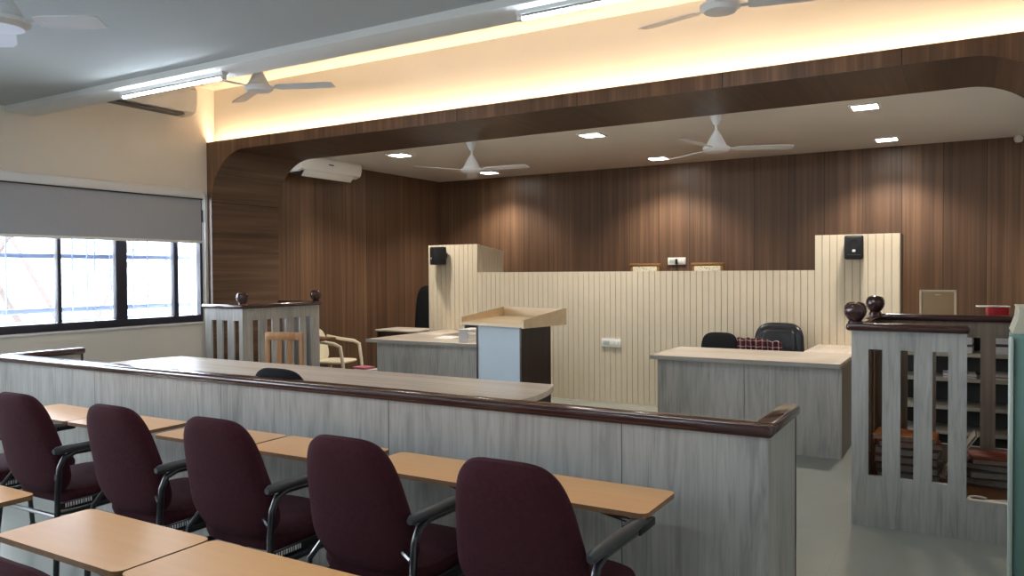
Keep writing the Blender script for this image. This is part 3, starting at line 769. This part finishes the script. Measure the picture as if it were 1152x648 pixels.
# teal cabinet with cream box on top
t=thing('steel_cabinet','teal steel cabinet with pale rounded edge against the right wall','cabinet',(0,0,0))
MB().box((.165,3.86,.03),(.645,4.25,1.245),.025,seg=4).build('body',teal_m,t)
MB().box((.150,3.845,.0),(.168,3.885,1.235),.012,seg=3).build('edge_trim',pale_edge,t)
for xx in (.2,.6):
    for yy in (3.9,4.2): MB().tube([(xx,yy,0),(xx,yy,.032)],.02,10).build('foot',black_plastic,t)
t=thing('carton','olive-cream carton on top of the teal cabinet','box',(.40,4.06,1.245))
MB().prism([(-.235,0),(.24,0),(.24,.108),(-.21,.108),(-.215,.06)],'y',-.17,.17).build('body',cream_box_m,t,smooth=0)
MB().box((-.214,-.174,.104),(.242,.174,.112),.002).build('lid',cream_box_m,t)

# ------------------------------------------------------------------ left stage furniture
t=thing('wooden_chair','light wooden slat-back chair in front of the left witness box','chair',(-5.41,4.96,0),R(200),None)
for sx in (-1,1):
    MB().box((sx*.17-.018,-.2,0),(sx*.17+.018,-.165,.97),.005).build('back_post',frame_wood,t)
    MB().box((sx*.17-.018,.18,0),(sx*.17+.018,.215,.44),.005).build('leg',frame_wood,t)
MB().box((-.18,-.205,.90),(.18,-.16,.975),.01).build('top_rail',frame_wood,t)
MB().box((-.16,-.195,.55),(.16,-.17,.60),.004).build('lower_rail',frame_wood,t)
for x in (-.05,.05): MB().box((x-.02,-.192,.6),(x+.02,-.172,.9)).build('back_slat',frame_wood,t)
MB().box((-.22,-.2,.43),(.22,.22,.46),.008).build('seat',frame_wood,t)

t=thing('plastic_armchair','cream plastic armchair beside the left grey desk','chair',(-6.97,7.40,0),R(-76))
MB().rings(seat_rings(.46,.44,.38,.035)).build('seat',cream_plastic,t)
MB().rings(cushion(lambda z:.20*(1-.05*z),.40,.80,.025,.3,.25)).build('backrest',cream_plastic,t,(0,-.2,0))
for sx in (-1,1):
    MB().tube([(sx*.25,.26,0),(sx*.245,.23,.40),(sx*.25,.20,.60),(sx*.255,.12,.635),(sx*.25,-.08,.66),(sx*.21,-.25,.70)],[.018,.022,.022,.024,.022,.018],10).build('armrest',cream_plastic,t)
    MB().tube([(sx*.25,-.27,0),(sx*.22,-.2,.40)],[.018,.024],10).build('leg',cream_plastic,t)
t=thing('small_table','small brown wooden table partly hidden by the left witness box','table',(-6.84,6.84,0))
MB().box((-.25,-.16,.715),(.25,.16,.745),.006).build('table_top',brown_board,t)
MB().box((-.155,-.03,.02),(-.095,.03,.715),.004).build('pedestal',brown_board,t)
MB().box((-.25,-.15,0),(.0,.15,.022),.004).build('base_plate',brown_board,t)
t=thing('paper_stack','knee-high stack of white papers on the floor beside the left grey desk','papers',(-6.2,7.12,0),R(4))
for k in range(6): MB().box((-.13,-.1,k*.062),(.13+.008*math.sin(k*2.2),.1,k*.062+.06),.003).build('paper_bundle',paper_m if k%2 else paper_old,t)
tag(MB().box((-.1,-.09,0),(.1,.09,.025),.004).build('pink_folder',pink_m,None,(-6.24,7.10,.3735),(0,0,R(-8))),'pink folder on top of the knee-high white paper stack','folder')

# ------------------------------------------------------------------ tablet chairs
def tablet_chair(label,loc,rz=0):
    t=thing('tablet_chair',label,'chair',loc,rz,'maroon tablet chairs')
    def wf(z): return .243-.062*max(0,z-.2)**1.2/.8**1.2-.022*max(0,.2-z)/.2
    MB().rings(cushion(wf,.452,.955,.08,.42,.24,e=.47)).build('backrest',maroon,t,(.02,-.14,0))
    MB().rings(seat_rings(.50,.47,.40,.085)).build('seat',maroon,t,(0,.10,0))
    pts=[(.29,-.235,0),(.29,-.225,.25),(.29,-.215,.5),(.29,-.205,.61),(.29,-.18,.655),(.29,-.13,.672),(.29,.17,.664)]
    MB().tube(pts,.0135,10).build('side_frame',black_steel,t)
    MB().tube([(.29,-.21,.40),(.285,-.12,.39),(.27,.15,.385),(.265,.22,.36),(.26,.26,.2),(.255,.28,0)],.0135,10).build('leg',black_steel,t)
    pts=[(-.21,-.235,0),(-.21,-.225,.25),(-.21,-.21,.36),(-.21,-.17,.385),(-.21,.18,.385),(-.21,.235,.36),(-.21,.26,.25),(-.21,.28,0)]
    MB().tube(pts,.0135,10).build('side_frame',black_steel,t)
    MB().tube([(.29,-.232,.690),(.29,-.215,.692),(.29,-.17,.694),(.29,.0,.692),(.29,.14,.684),(.29,.19,.681)],[.012,.019,.0205,.02,.018,.014],12).build('armrest',arm_plastic,t)
    MB().tube([(.28,-.21,.55),(.2,-.165,.56)],.011,8).build('back_bracket',black_steel,t)
    MB().tube([(-.205,-.215,.36),(-.2,-.2,.47),(-.17,-.165,.53)],.011,8).build('back_bracket',black_steel,t)
    for xx,yy in ((.29,-.235),(.255,.28),(-.21,-.235),(-.21,.28)):
        if 1: MB().tube([(xx,yy,0),(xx,yy*.995,.03)],.018,10).build('foot',black_plastic,t)
    for yy,zz in ((-.22,.385),(.245,.385)):
        MB().tube([(-.21,yy,zz),(.29,yy,zz)],.011,8).build('cross_bar',black_steel,t)
    sb=MB().box((.255,-.20,.385),(.272,.2,.435),.004).build('seat_rail',black_plastic,t)
    mk=MB(); y=-.17
    for k in range(11):
        w=[.007,.005,.008,.006,.009,.005,.007,.004,.008,.005,.007][k]
        mk.box((.272,y,.412),(.2735,y+w,.431)); y+=w+.006
    mk.build('lettering',white_mark,sb)
    # writing tablet
    poly=[]; x0,x1,y0,y1,rc=-.34,.295,.205,.52,.03
    for cx_,cy_,a0 in ((x1-rc,y0+rc,-90),(x1-rc,y1-rc,0),(x0+rc,y1-rc,90),(x0+rc,y0+rc,180)):
        for k in range(6):
            a=R(a0+k*18); poly.append((cx_+rc*math.cos(a),cy_+rc*math.sin(a)))
    tb=MB().prism(poly,'z',.684,.702).build('writing_tablet',[tab_m,tab_edge],t,smooth=30)
    for p in tb.data.polygons:
        if abs(p.normal.z)<.5: p.material_index=1
    MB().box((.24,.12,.655),(.31,.26,.684),.006).build('tablet_hinge',black_plastic,tb)
    MB().tube([(.27,.2,.668),(-.1,.36,.672)],.01,8).build('tablet_arm',black_steel,tb)
    return t
t0=tablet_chair('maroon tablet chair at the aisle end of the row facing the barrier',(-1.222,2.25,0))
for i,(x,dz,l) in enumerate(((-1.89,0,'second'),(-2.59,0,'third'),(-3.245,0,'fourth'),(-3.965,0,'fifth'),(-4.64,0,'sixth'))):
    dup(t0,(x,2.25+[.02,.03,.02,-.01,0][i],[-.001,.0,-.001,.004,0][i]),R([0,1,1,1.5,-1][i]),'maroon tablet chair facing the barrier, %s from the aisle end of its row'%l)
for x,l in ((-1.66,'maroon tablet chair in the near row, its tan tablet at the aisle end'),(-2.305,'maroon tablet chair in the near row, its tan tablet in the middle'),(-3.29,'maroon tablet chair in the near row, its tan tablet by the gap')):
    dup(t0,(x,1.06,0),R({-1.66:0,-2.305:0,-3.29:0}[x]),l)

# ------------------------------------------------------------------ light
w=bpy.data.worlds.new('world'); S.world=w; w.use_nodes=True
bg=w.node_tree.nodes['Background']; bg.inputs[0].default_value=(.86,.92,1,1); bg.inputs[1].default_value=12
for y0,y1 in ((3.42,5.79),(.25,3.2),(-3.0,-.15)):
    la=bpy.data.lights.new('window_portal','AREA'); la.shape='RECTANGLE'; la.size=HEAD-SILL; la.size_y=y1-y0; la.cycles.is_portal=True
    lo=bpy.data.objects.new('window_portal',la); COL.objects.link(lo); lo.location=(XL-.14,(y0+y1)/2,(SILL+HEAD)/2); lo.rotation_euler=(0,R(-90),0)

S.view_settings.view_transform='Standard'; S.view_settings.look='None'; S.view_settings.gamma=1; S.view_settings.use_curve_mapping=False
S.view_settings.exposure=.6
S.cycles.use_denoising=True
S.cycles.max_bounces=8; S.cycles.diffuse_bounces=5; S.cycles.glossy_bounces=4
S.cycles.sample_clamp_indirect=6
S.cycles.caustics_reflective=False; S.cycles.caustics_refractive=False
